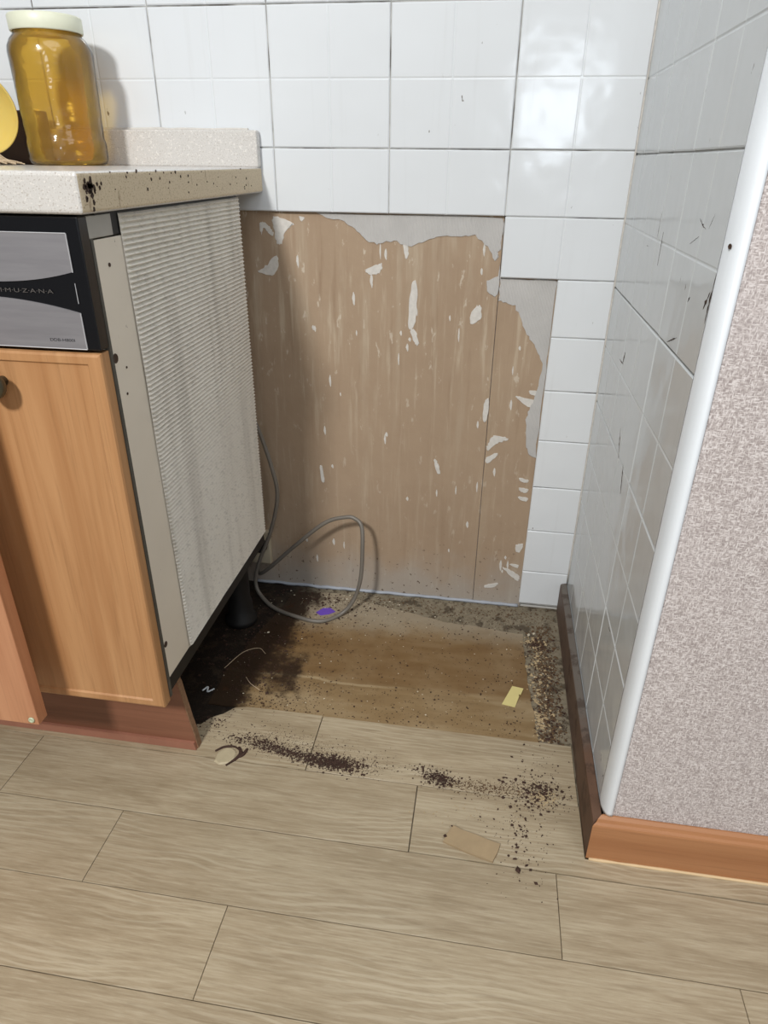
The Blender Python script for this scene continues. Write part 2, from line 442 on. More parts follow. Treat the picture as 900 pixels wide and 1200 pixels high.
# old stained sheet
bm = bmesh.new()
sheet = [(-0.66, -0.30), (-0.625, -0.13), (-0.60, -0.02), (-0.50, -0.012), (-0.427, -0.035), (-0.33, -0.06), (-0.256, -0.079), (-0.17, -0.085), (-0.090, -0.096), (-0.086, -0.18), (-0.084, -0.246), (-0.076, -0.32), (-0.070, -0.396), (-0.30, -0.396), (-0.60, -0.396), (-0.66, -0.396)]
prism(bm, rough_outline(sheet, 5, .002, 3), .0022, ax='z', base=FZ)
struct(link('old_flooring_sheet', mesh_from(bm, 'old_flooring_sheet'), 'old_sheet', floor, (0, 0, 0)))
bpy.data.objects['old_flooring_sheet'].location = -world_loc(floor)
bpy.data.objects['old_flooring_sheet']['label'] = 'brown stained old sheet flooring exposed in the alcove'

L = 0.641
PL = {}
def plank(x0, x1, y0, y1, cut=None):
    g = .0004
    key = (round(x1-x0, 3), round(y1-y0, 3), cut is None)
    cx, cy = (x0+x1)/2, (y0+y1)/2
    if cut is None and key in PL: me = PL[key]
    else:
        bm = bmesh.new()
        if cut is None:
            box(bm, (x0-cx+g, y0-cy+g*1.9, -.0032), (x1-cx-g, y1-cy-g*1.9, 0), 0)
            top = [f for f in bm.faces if f.normal.z > .9 or all(abs(v.co.z) < 1e-6 for v in f.verts)]
            es = list({e for f in top for e in f.edges}); bmesh.ops.bevel(bm, geom=es, offset=.0005, segments=1, affect='EDGES')
        else:
            prism(bm, [(a-cx, b-cy) for a, b in cut], .0032, .0008, 'z', -.0032)
        me = mesh_from(bm, 'plank'); me.materials.append(M['plank_vinyl'])
        if cut is None: PL[key] = me
    o = link('plank', me, None, floor); place(o, (cx, cy, 0), floor); return o
ys = [-.394, -.517, -.635, -.7515, -.867]
offs = [-.446, -.264, -.057, .151]
while ys[-1] > -2.7: ys.append(ys[-1]-.1165)
for i in range(len(ys)-1):
    o = offs[i] if i < 4 else (random.Random(i*13+1).uniform(0, L))
    j0 = math.floor((-1.9-o)/L); xx = o+j0*L
    while xx < 1.2:
        a, b = xx, xx+L
        y1, y0 = ys[i], ys[i+1]
        if i == 0:
            if a > -.1: break
            b = min(b, -.0155)
            if abs(a+.446-L*-1) < .01 or (a < -.6 < b):   # the piece that runs under the cabinet, its corner broken away
                plank(a, b, y0, y1, cut=[(a+.001, y0+.0007), (b-.0007, y0+.0007), (b-.0007, y1), (-.54, y1), (-.585, y1-.001), (-.607, y1-.006), (-.622, y1-.024), (-.64, y1-.036), (-.652, y1-.055), (-.70, y1-.06), (a+.001, y1-.06)])
            else: plank(a, b, y0, y1)
        elif i == 1 and b > 0:
            plank(a, -.0155, y0, y1, cut=[(a+.0007, y0+.0007), (b-.0007, y0+.0007), (b-.0007, -.606), (-.0155, -.606), (-.0155, y1-.0007), (a+.0007, y1-.0007)])
        else: plank(a, b, y0, y1)
        xx += L

# ------------------------------------------------------------------ setting: back wall
wall_back = struct(bx('wall_back', (-2.2, .016, -.10), (1.4, .12, 2.5), 'wall_paint'))
def wchild(name, bm_or_me, mat, smooth=False, kind=None):
    me = bm_or_me if isinstance(bm_or_me, bpy.types.Mesh) else mesh_from(bm_or_me, name, smooth)
    o = link(name, me, mat); o.parent = wall_back; o.location = -world_loc(wall_back)
    if kind: o['kind'] = kind
    return o
for a, b in ((-2.2, -.1982), (-.1972, -.094)):
    ob = bx('wallboard', (a, .009, -.004), (b, .016, .80), 'wallboard', wall_back, .0004, 1)
C5, Z1 = -.0978, .0946
zr = lambda k: Z1+(k-1)*.1
# grout beds behind the tiles
for a, b in (((-2.2, .0025, zr(8)+.002), (0.0, .016, 1.75)), ((C5-.1+.002, .0025, zr(7)+.002), (0, .016, zr(8)+.01)), ((C5+.002, .0025, .01), (0, .016, zr(7)+.01))):
    bx('grout_bed', a, b, 'grout', wall_back)
TM = {}
def tile_mesh(w, h, gx, gy, joint=.0011):
    """glazed tile w x h lying in XZ, face towards -y; gx / gy: relative positions of moulded grooves"""
    key = (round(w, 4), round(h, 4), tuple(gx), tuple(gy), joint)
    if key in TM: return TM[key]
    def prof(n, gs):
        P = [(joint, 1.4), (joint+.0016, 0.0)]
        for g in gs: P += [(g*n-.0022, 0), (g*n-.0006, .75), (g*n+.0006, .75), (g*n+.0022, 0)]
        return P+[(n-joint-.0016, 0), (n-joint, 1.4)]
    px, pz = prof(w, gx), prof(h, gy)
    bm = bmesh.new()
    G = [[bm.verts.new((x-w/2, max(dx, dz)*.001, z-h/2)) for x, dx in px] for z, dz in pz]
    for r in range(len(pz)-1):
        for c in range(len(px)-1): bm.faces.new((G[r][c], G[r][c+1], G[r+1][c+1], G[r+1][c]))
    rim = [G[0][c] for c in range(len(px))]+[G[r][-1] for r in range(1, len(pz))]+[G[-1][c] for c in range(len(px)-2, -1, -1)]+[G[r][0] for r in range(len(pz)-2, 0, -1)]
    bk = [bm.verts.new((v.co.x, .0075, v.co.z)) for v in rim]
    for i in range(len(rim)): bm.faces.new((rim[i], bk[i], bk[(i+1) % len(rim)], rim[(i+1) % len(rim)]))
    bmesh.ops.recalc_face_normals(bm, faces=bm.faces)
    me = mesh_from(bm, 'tile'); TM[key] = me; return me
rt = random.Random(21)
def tile(x0, x1, z0, z1, gx, gy, joint=.0011, tilt=.006):
    me = tile_mesh(x1-x0, z1-z0, gx, gy, joint)
    if not me.materials: me.materials.append(M['tile_glaze'])
    o = link('tile', me, None, wall_back); place(o, ((x0+x1)/2, 0, (z0+z1)/2), wall_back)
    o.rotation_euler = (rt.uniform(-tilt, tilt), 0, rt.uniform(-tilt, tilt)); return o
c4 = C5-.1
xs = [0.0, c4]
while xs[-1] > -1.8: xs.append(xs[-1]-.2)
for i in range(len(xs)-1):
    a, b = xs[i+1], xs[i]
    g = [.5] if i else [(.1)/(b-a)]
    for z0 in (zr(9), zr(11), zr(13), zr(15)): tile(a, b, z0, z0+.2, g, [.5])
    tile(a, b, zr(8), zr(9), g, [], .0008)
tile(c4, 0, zr(7), zr(8), [.1/.1978], [], .0008)
for kk in range(1, 7): tile(C5, 0, zr(kk), zr(kk+1), [], [], .0008)
tile(C5, 0, .012, zr(1), [], [], .0008)

# adhesive and plaster left on the board
def wall_patch(name, pts, mat, th, seed, sub=3, jit=.002, bev=.002, smooth=False):
    bm = bmesh.new(); prism(bm, rough_outline(pts, sub, jit, seed, smooth), th, bev, 'y', .0092)
    return wchild(name, bm, mat)
wall_patch('adhesive_patch', [(-.53, .7935), (-.199, .7935), (-.1988, .75), (-.206, .722), (-.22, .746), (-.247, .763), (-.279, .76), (-.312, .76), (-.338, .749), (-.364, .742), (-.39, .751), (-.417, .745), (-.436, .747), (-.451, .762), (-.47, .776), (-.49, .783)], 'adhesive', .0016, 1, 4, .0022)
wall_patch('adhesive_patch', [(-.222, .687), (-.201, .697), (-.199, .72), (-.1985, .666), (-.204, .659), (-.218, .671)], 'adhesive', .0016, 2, 3, .0015)
wall_patch('adhesive_patch', [(-.1965, .6938), (-.0985, .6938), (-.0985, .676), (-.0985, .552), (-.0985, .474), (-.0985, .354), (-.113, .36), (-.121, .381), (-.125, .434), (-.118, .46), (-.11, .499), (-.104, .543), (-.114, .559), (-.126, .579), (-.141, .599), (-.154, .625), (-.166, .647), (-.183, .653), (-.1965, .656)], 'adhesive', .0016, 3, 4, .002)
smears = [[(-.609, .786), (-.582, .78), (-.572, .774), (-.587, .762), (-.595, .74), (-.605, .742), (-.609, .764)],
 [(-.644, .69), (-.637, .696), (-.626, .703), (-.607, .72), (-.605, .698), (-.62, .684)],
 [(-.636, .773), (-.627, .777), (-.613, .764), (-.611, .753), (-.621, .761), (-.629, .767), (-.633, .754)],
 [(-.441, .699), (-.42, .709), (-.41, .712), (-.413, .697), (-.43, .691)],
 [(-.374, .754), (-.365, .751), (-.362, .727), (-.368, .722)],
 [(-.355, .676), (-.345, .677), (-.346, .61), (-.360, .60)],
 [(-.356, .596), (-.347, .595), (-.338, .571), (-.345, .569)],
 [(-.244, .611), (-.242, .635), (-.229, .645), (-.225, .622)],
 [(-.371, .784), (-.365, .783), (-.367, .773)], [(-.342, .782), (-.329, .785), (-.332, .769), (-.34, .771)],
 [(-.396, .781), (-.39, .78), (-.392, .774)], [(-.561, .787), (-.551, .785), (-.557, .778)],
 [(-.15, .478), (-.135, .478), (-.107, .471), (-.109, .46), (-.127, .461)],
 [(-.124, .491), (-.103, .49), (-.105, .482), (-.12, .483)],
 [(-.195, .375), (-.183, .395), (-.154, .391), (-.175, .38), (-.193, .363)],
 [(-.194, .347), (-.174, .36), (-.176, .349), (-.193, .336)],
 [(-.125, .309), (-.106, .305), (-.11, .299), (-.122, .302)], [(-.123, .287), (-.105, .285), (-.108, .276), (-.12, .279)],
 [(-.123, .267), (-.103, .265), (-.106, .257), (-.119, .26)], [(-.116, .153), (-.102, .156), (-.107, .136), (-.116, .138)],
 [(-.14, .094), (-.116, .086), (-.10, .073), (-.105, .064), (-.125, .079)], [(-.174, .044), (-.147, .053), (-.15, .044), (-.171, .038)],
 [(-.126, .104), (-.107, .104), (-.108, .096)], [(-.208, .46), (-.199, .47), (-.1995, .43), (-.207, .425)], [(-.54, .30), (-.534, .302), (-.53, .27), (-.536, .268)], [(-.30, .335), (-.293, .333), (-.285, .308), (-.291, .306)]]
rs = random.Random(77)
for _ in range(46):
    x, z = rs.uniform(-.58, -.115), rs.uniform(.06, .74)
    if abs(x+.1977) < .01 or x > -.14 and z > .33: continue
    w, h = rs.uniform(.0012, .0030), rs.uniform(.004, .014)
    smears.append([(x-w, z), (x, z+h), (x+w, z+h*.2), (x+w*.5, z-h)])
for i, s in enumerate(smears):
    span = min(max(p[0] for p in s)-min(p[0] for p in s), max(p[1] for p in s)-min(p[1] for p in s))
    wall_patch('plaster_smear', s, 'plaster', .0010+.00003*i if i < 26 else .0008-.000004*i, 40+i, 6, min(.0014, span*.07), min(.0012, span*.12), True)
# caulk left along the foot of the board
bm = bmesh.new(); rc = random.Random(5); pts = []
for i in range(80):
    x = -.70+i*(.70-.098)/79
    pts.append(Vector((x, .007, .000+noise.noise(Vector((x*30, 1, 0)))*.003)))
tube(bm, pts, [.0035+.0022*abs(noise.noise(Vector((p.x*55, 3, 0)))) for p in pts], 6)
wchild('caulk_bead', bm, 'caulk', True)

# ------------------------------------------------------------------ setting: right wall block
YF = -.590
wall_right = struct(bx('wall_right', (.0075, YF, 0), (1.4, .016, 2.5), 'wallpaper'))
def rchild(name, bm, mat, smooth=False):
    o = link(name, mesh_from(bm, name, smooth), mat); o.parent = wall_right; o.location = -world_loc(wall_right); return o
bx('grout_bed', (.0024, -.565, .0), (.0075, 0, 1.75), 'grout_side', wall_right)
yj = [0.0, -.176, -.376, -.563]; zj = [.0]
zz = .8897-.2042*4
while zz < 1.6: zj.append(zz); zz += .2042
def side_tile(y0, y1, z0, z1, gy, gz):
    """y0 > y1; the tile's local x runs along -y"""
    w, h = y0-y1, z1-z0
    me = tile_mesh(w, h, gy, gz, .0010).copy() if False else tile_mesh(round(w, 5)+1e-6, h, gy, gz, .0010)
    if not me.materials: me.materials.append(M['tile_side_glaze'])
    o = link('tile', me, None, wall_right); place(o, (0, (y0+y1)/2, (z0+z1)/2), wall_right)
    # local -y face must look towards -x
    o.rotation_euler = (0, rt.uniform(-.005, .005), -math.pi/2+rt.uniform(-.005, .005)); return o
for i in range(3):
    y0, y1 = yj[i], yj[i+1]; w = y0-y1
    gy = [[.076/w], [.5], [.1/w]][i]
    for q in range(len(zj)-1):
        z0, z1 = zj[q], zj[q+1]
        if z1-z0 < .02: continue
        side_tile(y0, y1, z0, z1, gy, [.5] if q else [])
# white corner trim
bm = bmesh.new()
prof = [(.0, -.5615), (-.0016, -.563), (-.0024, -.568), (-.0022, -.578), (.0002, -.5875), (.0038, -.5930), (.0072, -.5945), (.0115, -.5945), (.0115, -.5900), (.006, -.588), (.004, -.5615)]
rings = []
for zt, dz in ((.079, 1), (.083, 0), (1.9, 0)):
    ring = []
    for x, y in prof:
        zz2 = zt if not dz else zt+.010*max(0, min(1, (-.575-y)/-.02))*0+(.006 if y > -.57 else 0)
        ring.append(bm.verts.new((x, y, zz2)))
    rings.append(ring)
for a, b in zip(rings, rings[1:]):
    for i in range(len(prof)): bm.faces.new((a[i], a[(i+1) % len(prof)], b[(i+1) % len(prof)], b[i]))
bm.faces.new(rings[0]); bm.faces.new(rings[-1][::-1]); bmesh.ops.recalc_face_normals(bm, faces=bm.faces)
trim = link('trim_1', mesh_from(bm, 'trim', True), 'white_plastic'); struct(trim, 'white plastic corner trim between tiles and wallpaper')
hb = lathe([(0, 0), (.0018, 0), (.0023, .0005), (.0023, .0010), (.0015, .0011), (.0012, .0004), (0, .0004)], 16)
scr = link('screw_hole', mesh_from(hb, 'screw_hole'), 'hole_dark', trim, (-.0012, -.5845, .812)); scr.rotation_euler = (0, -math.pi/2, .35)

# pale sealant in the inner corner
bm = bmesh.new(); tube(bm, [Vector((-.0006, -.0006, .078+i*.04)) for i in range(42)], [.0016+.0007*noise.noise(Vector((i*.9, 2, 0))) for i in range(42)], 6); rchild('corner_sealant', bm, 'plaster', True)
# dark scuffs on the side tiles: (y, z, length along y, length along z, width)
bm = bmesh.new()
for y, z, dy, dz, wd in ((-.155, .600, -.035, .001, .0016), (-.185, .602, -.006, .018, .0018), (-.255, .520, -.022, -.040, .0016), (-.318, .487, -.016, -.040, .0013), (-.425, .690, -.040, .014, .0018), (-.54, .748, -.012, .020, .0028), (-.555, .735, -.003, .05, .0030), (-.478, .745, -.006, .006, .002), (-.44, .800, -.03, .010, .0008), (-.46, .826, -.03, -.008, .0009), (-.50, .820, -.012, .014, .0012), (-.20, .775, -.04, .001, .0010), (-.27, .79, -.001, .03, .0007), (-.30, .80, -.001, -.04, .0006), (-.42, .27, -.012, .001, .001), (-.52, .12, -.01, -.012, .0016), (-.55, .105, -.006, .01, .0014)):
    P0, P1 = Vector((0, y, z)), Vector((0, y+dy, z+dz)); n = max(3, int((P1-P0).length/.003)); pts = [P0.lerp(P1, i/n)+Vector((0, .0006*noise.noise(Vector((i*.8, y*90, 1))), .0012*noise.noise(Vector((i*.8, z*90, 5))))) for i in range(n+1)]
    tube(bm, pts, [max(.0002, wd*.5*(.4+abs(noise.noise(Vector((i*.9, y*70, z*50)))) *1.6)*math.sin(math.pi*(.08+.84*i/n))) for i in range(n+1)], 4)
rchild('scuff_marks', bm, 'burn')['kind'] = 'stuff'
# baseboards
def board(name, prof, p0, p1, mat, miter0, miter1, nrm):
    """sweep profile (proud, z) from p0 to p1; nrm = outward direction; miter shifts ends along the run by proud*miter"""
    bm = bmesh.new(); d = (Vector(p1)-Vector(p0)).normalized(); R2 = []
    for p, mt in ((Vector(p0), miter0), (Vector(p1), miter1)):
        R2.append([bm.verts.new((p.x+nrm[0]*a+d.x*a*mt, p.y+nrm[1]*a+d.y*a*mt, z)) for a, z in prof])
    n = len(prof)
    for i in range(n): bm.faces.new((R2[0][i], R2[0][(i+1) % n], R2[1][(i+1) % n], R2[1][i]))
    bm.faces.new(R2[0]); bm.faces.new(R2[1][::-1]); bmesh.ops.recalc_face_normals(bm, faces=bm.faces)
    return struct(link(name, mesh_from(bm, name), mat))
pf = [(0, .0004), (.0135, .0004), (.0135, .066), (.0125, .0685), (.0085, .0700), (.0065, .0745), (.002, .0775), (0, .0775)]
ps = [(0, .0004), (.0125, .0004), (.0125, .068), (.0115, .0715), (.0055, .0735), (0, .0750)]
board('baseboard_front', pf, (-.0006, YF-.0006, 0), (1.4, YF-.0006, 0), 'base_wood', -1, 0, (0, -1))
b = board('baseboard_right', ps, (-.0016, -.002, 0), (-.0016, YF-.0006, 0), 'side_base_wood', 0, 1, (-1, 0))
bpy.data.objects['baseboard_front']['label'] = 'clean orange-brown baseboard under the wallpaper'
b['label'] = 'dark grimy baseboard under the side tiles'
bm = bmesh.new(); pts = [Vector((-.010+i*.02, YF-.0155, .0008)) for i in range(70)]; tube(bm, pts, [.0022+.001*noise.noise(Vector((i*.7, 0, 0))) for i in range(70)], 6)
o = link('caulk_line', mesh_from(bm, 'caulk_line', True), 'caulk_tan', bpy.data.objects['baseboard_front'])

# ------------------------------------------------------------------ counter
XE = -.621; CT = .8650
ct = thing('countertop', 'speckled off-white stone countertop with raised rear lip', 'countertop', (-1.3, -.3, .824))
bm = bmesh.new(); box(bm, (-2.0, -.585, .8255), (XE, -.0005, CT), .004, 3)
def cchild(name, bm, mat, par=ct, smooth=False):
    o = link(name, mesh_from(bm, name, smooth), mat); o.parent = par; o.location = -world_loc(par); return o
slab = cchild('slab', bm, 'counter_stone')
slab.data.materials.append(M['counter_end'])
for p in slab.data.polygons:
    if p.normal.x > .8: p.material_index = 1
bm = bmesh.new(); box(bm, (-2.0, -.0195, CT-.0005), (XE, -.0008, .9205), .0025, 2); cchild('rear_lip', bm, 'counter_stone')
bm = bmesh.new(); rr = random.Random(3)
tube(bm, [Vector((-2.0+i*.02, -.003, .9208+.001*rr.random())) for i in range(69)], [.0022+.0012*rr.random() for i in range(69)], 6); cchild('caulk_bead', bm, 'plaster')
# burnt and chipped marks on the sawn end
bm = bmesh.new()
def flake(y, z, s, sd):
    r3 = random.Random(sd); n = 9
    pts = [(y+s*r3.uniform(.3, 1)*math.cos(i*6.283/n), z+s*1.2*r3.uniform(.4, 1)*math.sin(i*6.283/n)) for i in range(n)]
    a = [bm.verts.new((XE-.0003, p[0], p[1])) for p in pts]; b2 = [bm.verts.new((XE+.0007, p[0]+.0002, p[1])) for p in pts]
    for i in range(n): bm.faces.new((a[i], a[(i+1) % n], b2[(i+1) % n], b2[i]))
    bm.faces.new(b2)
for i, (y, z, s) in enumerate([(-.574, .851, .0035), (-.566, .853, .003), (-.568, .848, .0028), (-.560, .852, .0035), (-.556, .846, .002), (-.562, .842, .0032), (-.561, .836, .0028), (-.563, .830, .0028), (-.549, .853, .0025), (-.545, .849, .0028), (-.541, .853, .002), (-.572, .846, .002)]): flake(y, z, s, i)
for i in range(16): flake(-.565+rr.gauss(0, .007), .848+rr.gauss(0, .005), .0015+.003*rr.random(), 300+i)
for i in range(34): flake(-.52+.48*rr.random(), .8635-.03*rr.random()**2, .0006+.0016*rr.random(), 100+i)
bmesh.ops.recalc_face_normals(bm, faces=bm.faces); cchild('burn_marks', bm, 'burn')['kind'] = 'stuff'

# ------------------------------------------------------------------ end cabinet unit with dispenser panel
XP = -.633       # outer face of the cabinet side
U0 = -.888       # left side of the unit
YB, YD0, YD1 = -.108, -.560, -.5785
cab = thing('dispenser_cabinet', 'narrow wooden base cabinet with black control panel and ribbed grey side', 'cabinet', (-.76, -.33, 0))
def kchild(name, bm, mat, par=cab, smooth=False):
    o = link(name, mesh_from(bm, name, smooth), mat); o.parent = par; o.location = -world_loc(par); return o
def kbox(name, a, b, mat, par=cab, bev=0, seg=2):
    bm = bmesh.new(); box(bm, a, b, bev, seg); return kchild(name, bm, mat, par)
# side panel: beige board visible as a strip at the front
side = kbox('side_panel', (XP-.018, YD0+.003, .198), (XP, YB, .7985), 'dirty_beige', bev=.0006, seg=1)
def hole(y, z, r, par):
    o = link('screw_hole', mesh_from(lathe([(0, .0002), (r*.75, .0002), (r, .0007), (r*1.05, .0001)], 14), 'screw_hole'), 'hole_dark', par)
    place(o, (XP, y, z), par); o.rotation_euler = (0, math.pi/2, 0)
hole(-.551, .671, .0055, side); hole(-.530, .771, .0022, side); hole(-.5495, .256, .0045, side); hole(-.538, .625, .0016, side); hole(-.53, .655, .0014, side)
kbox('top_rail', (U0+.002, YD0+.012, .7995), (XP-.004, YB, .824), 'bracket_metal', bev=.0008, seg=1)
br = kbox('bracket', (XP-.004, -.562, .8005), (XP+.0008, -.512, .823), 'bracket_metal', bev=.0006, seg=1)
for (y, z) in ((-.556, .817), (-.551, .8085), (-.556, .8035)): hole(y, z, .0026, br)
kbox('gap_shade', (XP-.003, -.512, .8005), (XP-.0005, -.494, .823), 'black_matte')  # black strip painting the shade of the gap behind the bracket
kbox('top_gap_shade', (XP-.002, -.545, .8225), (XP+.001, -.11, .8255), 'black_matte')  # shade of the slit under the counter, put in as a black strip
# ribbed sheet
bm = bmesh.new(); nr = 104; z0, z1 = .1995, .8215; per = 6; ysn = 12
rows = []
for i in range(nr*per+1):
    t = i/(nr*per); ph = 2*math.pi*(i % per)/per
    h = .0019*(1-math.cos(ph))
    z = z0+(z1-z0)*t
    yf = -.4955+(.0125)*(1-t)
    row = []
    for j in range(ysn+1):
        y = yf+(YB+.001-yf)*max(0, (j-.9)/(ysn-.9)) if j else yf
        w = .0008*noise.noise(Vector((y*9, z*7, 0)))
        row.append(bm.verts.new((XP+.0012+h*(0 if j == 0 else 1)+w, y, z+.0006*noise.noise(Vector((y*30, z*20, 4))))))
    rows.append(row)
for a, b in zip(rows, rows[1:]):
    for j in range(ysn): bm.faces.new((a[j], a[j+1], b[j+1], b[j]))
bmesh.ops.recalc_face_normals(bm, faces=bm.faces)
if sum(f.normal.x for f in bm.faces) < 0: bmesh.ops.reverse_faces(bm, faces=bm.faces)
rib = kchild('ribbed_sheet', bm, 'ribbed_sheet')
rib['label'] = 'grey ribbed insulation sheet covering the cabinet side'
kbox('sheet_edge', (XP-.018, YB-.001, .1995), (XP+.0022, YB+.003, .8215), 'dirty_beige')
kbox('back_panel', (U0+.002, YB+.002, .198), (XP-.018, YB+.006, .7985), 'dirty_beige')
kbox('side_panel', (U0+.001, YD0+.003, .198), (U0+.017, YB, .7985), 'dirty_beige')
kbox('bottom_panel', (U0+.001, YD0+.004, .172), (XP-.0015, YB+.004, .1975), 'black_matte')
kbox('front_edging', (XP-.006, YD0+.0005, .166), (XP+.0004, YD0+.0055, .822), 'dark_edge')
# legs
def cab_leg(x, y):
    pr = [(0, .0), (.031, .0), (.033, .002), (.033, .013), (.027, .018), (.0255, .05), (.023, .06), (.023, .13), (.028, .14), (.030, .172), (0, .172)]
    o = link('leg', mesh_from(lathe(pr, 28), 'leg', False), 'black_matte', cab); place(o, (x, y, FZ+.0022), cab)
    for p in o.data.polygons: p.use_smooth = True
cab_leg(-.684, -.146); cab_leg(-.85, -.135); cab_leg(-.85, -.45)
# control panel
cp = kbox('control_panel', (U0+.002, YD1, .6862), (XP+.0005, YD0, .8235), 'black_gloss', bev=.0015)
def front_prism(pts, y, th):
    bm = bmesh.new(); prism(bm, pts, th, 0, 'y', y); return bm
XL, XR = -.872, -.6475
cur = lambda a, b, n, f: [(a+(b-a)*i/n, f((a+(b-a)*i/n))) for i in range(n+1)]
mx = (XL+XR)/2; hw = (XR-XL)/2
upf = lambda x: .757+.0125*abs((x-mx)/hw)**2.4
lof = lambda x: .7415-.0145*abs((x-mx)/hw)**1.9
up = cur(XL, XR, 24, upf)+[(XR+.0005, .8075), (XL-.0005, .8075)]
lo = [(XL, .6875), (XR+.0005, .6875)]+cur(XR, XL, 24, lof)
kchild('face_plate', front_prism(up, YD1-.0001, .0012), 'silver', cp); kchild('face_plate', front_prism(lo, YD1-.0001, .0012), 'silver', cp)
bm = bmesh.new()
def line(a, b, r=.0006):
    tube(bm, [Vector((a[0], YD1-.0013, a[1])), Vector((b[0], YD1-.0013, b[1]))], r, 5)
line((XR, .8075), (XR, .769)); line((XR, .727), (XR, .6875)); line((XL, .8075), (XR, .8075)); line((XL, .6875), (XR, .6875)); line((XR, .758), (XR, .737), .0004)
kchild('plate_rim', bm, 'silver_edge', cp)
def text(body, size, x0, z, mat, par, name='lettering', space=1.0, x1=None):
    cu = bpy.data.curves.new('t', 'FONT'); cu.body = body; cu.size = size; cu.extrude = .0001; cu.space_character = space
    t = bpy.data.objects.new('t', cu); COL.objects.link(t); bpy.context.view_layer.update()
    me = bpy.data.meshes.new_from_object(t.evaluated_get(bpy.context.evaluated_depsgraph_get())); bpy.data.objects.remove(t)
    w = max(v.co.x for v in me.vertices)
    s = (x1-x0)/w if x1 else 1
    for v in me.vertices: v.co.x *= s
    me.materials.clear(); o = link(name, me, mat, par); place(o, (x0, YD1-.0014, z), par); o.rotation_euler = (math.pi/2, 0, 0); return o
text('I·M·U·Z·A·N·A', .0060, -.737, .7468, 'print_grey', cp, x1=-.6745)
text('DDB-H800I', .0046, -.6905, .6955, 'print_black', cp, x1=-.6605)
# door
def panel_door(x0, x1, z0, z1, yb, yf):
    bm = bmesh.new(); ch = .004
    def ring(ix, iz, y): return [bm.verts.new(p) for p in ((x0+ix, y, z0+iz), (x1-ix, y, z0+iz), (x1-ix, y, z1-iz), (x0+ix, y, z1-iz))]
    R3 = [ring(0, 0, yb), ring(0, 0, yf+ch), ring(.0012, .0012, yf+.0012), ring(ch, ch, yf), ring(.0165, .0120, yf), ring(.0185, .0142, yf+.0022)]
    for a, b in zip(R3, R3[1:]):
        for i in range(4): bm.faces.new((a[i], a[(i+1) % 4], b[(i+1) % 4], b[i]))
    bm.faces.new(R3[0][::-1]); bm.faces.new(R3[-1]); bmesh.ops.recalc_face_normals(bm, faces=bm.faces); return bm
dr = kchild('door', panel_door(U0+.0015, XP-.0015, .1602, .6825, YD0, YD1), 'door_wood')
kb = lathe([(0, 0), (.006, 0), (.006, .010), (.010, .014), (.0155, .017), (.0165, .021), (.0155, .026), (.009, .0285), (0, .029)], 32)
kn = link('knob', mesh_from(kb, 'knob', True), 'knob_metal', dr); place(kn, (-.7635, YD1+.0022, .645), dr); kn.rotation_euler = (math.pi/2, 0, 0)

# kick board
kick = thing('kick_board', 'dark reddish-brown kick board under the wooden cabinet', 'kick board', (-1.2, -.495, 0))
bm = bmesh.new()
a = [(-2.0, .0), (-.6355, .0), (-.637, .02), (-.643, .06), (-.6535, .135), (-.656, .150), (-2.0, .150)]
prism(bm, a, .014, 0, 'y', -.488); kchild('board', bm, 'kick_wood', kick)
bm = bmesh.new(); prism(bm, [(-2.0, .0006), (-.6360, .0006), (-.6385, .0155), (-2.0, .0155)], .0055, .0, 'y', -.5015); kchild('sealing_strip', bm, 'kick_strip', kick)
bm = bmesh.new(); prism(bm, rough_outline([(-.6375, .001), (-.6340, .001), (-.6355, .02), (-.6415, .06), (-.652, .135), (-.6545, .150), (-.6575, .150), (-.655, .135), (-.6445, .06), (-.639, .02)], 4, .0006, 8), .0125, 0, 'y', -.4888); kchild('raw_edge', bm, 'raw_board', kick)
bm = bmesh.new(); box(bm, (-.668, -.487, .1505), (-.648, -.462, .168), .002, 1); tagw = kchild('clip', bm, 'white_plastic', kick)

# neighbouring cabinet with the open door
nb = thing('base_cabinet', 'base cabinet at the left edge, its plain inner door face standing open', 'cabinet', (-1.2, -.33, 0))
def nbox(name, a, b, mat, bev=0, par=None): return kbox(name, a, b, mat, par or nb, bev)
nbox('side_panel', (-.907, YD0+.003, .152), (-.8895, YB, .823), 'dirty_beige'); nbox('side_panel', (-1.52, YD0+.003, .152), (-1.502, YB, .823), 'dirty_beige')
nbox('bottom_panel', (-1.502, YD0+.003, .152), (-.907, YB, .17), 'dirty_beige'); nbox('back_panel', (-1.502, YB-.006, .17), (-.907, YB, .823), 'dirty_beige'); nbox('top_rail', (-1.502, YD0+.003, .79), (-.907, -.48, .823), 'dirty_beige')
odr = nbox('door', (-1.17, -.6430, .1650), (-.7915, -.6228, .690), 'inner_wood', .0012)
bm = lathe([(0, 0), (.0042, 0), (.0046, .001), (.0040, .0024), (.0026, .0026), (.0022, .0018), (0, .0018)], 18)
bp = link('bumper', mesh_from(bm, 'bumper', True), 'bumper', odr); place(bp, (-.8005, -.6430, .1745), odr); bp.rotation_euler = (math.pi/2, 0, 0)
bp['label'] = 'small pale green round door bumper'
for zz in (.26, .60):
    nbox('hinge', (-.93, -.6235, zz), (-.9075, -.50, zz+.012), 'hinge_metal', .001)
kb2 = link('knob', kn.data, None, odr); place(kb2, (-.83, -.6228, .60), odr); kb2.rotation_euler = (-math.pi/2, 0, 0)
for leg_x in (-1.45, -.95):
    o = link('leg', [c for c in cab.children if c.name.startswith('leg')][0].data, None, nb); place(o, (leg_x, -.14, 0), nb); o.scale = (1, 1, .152/.172)

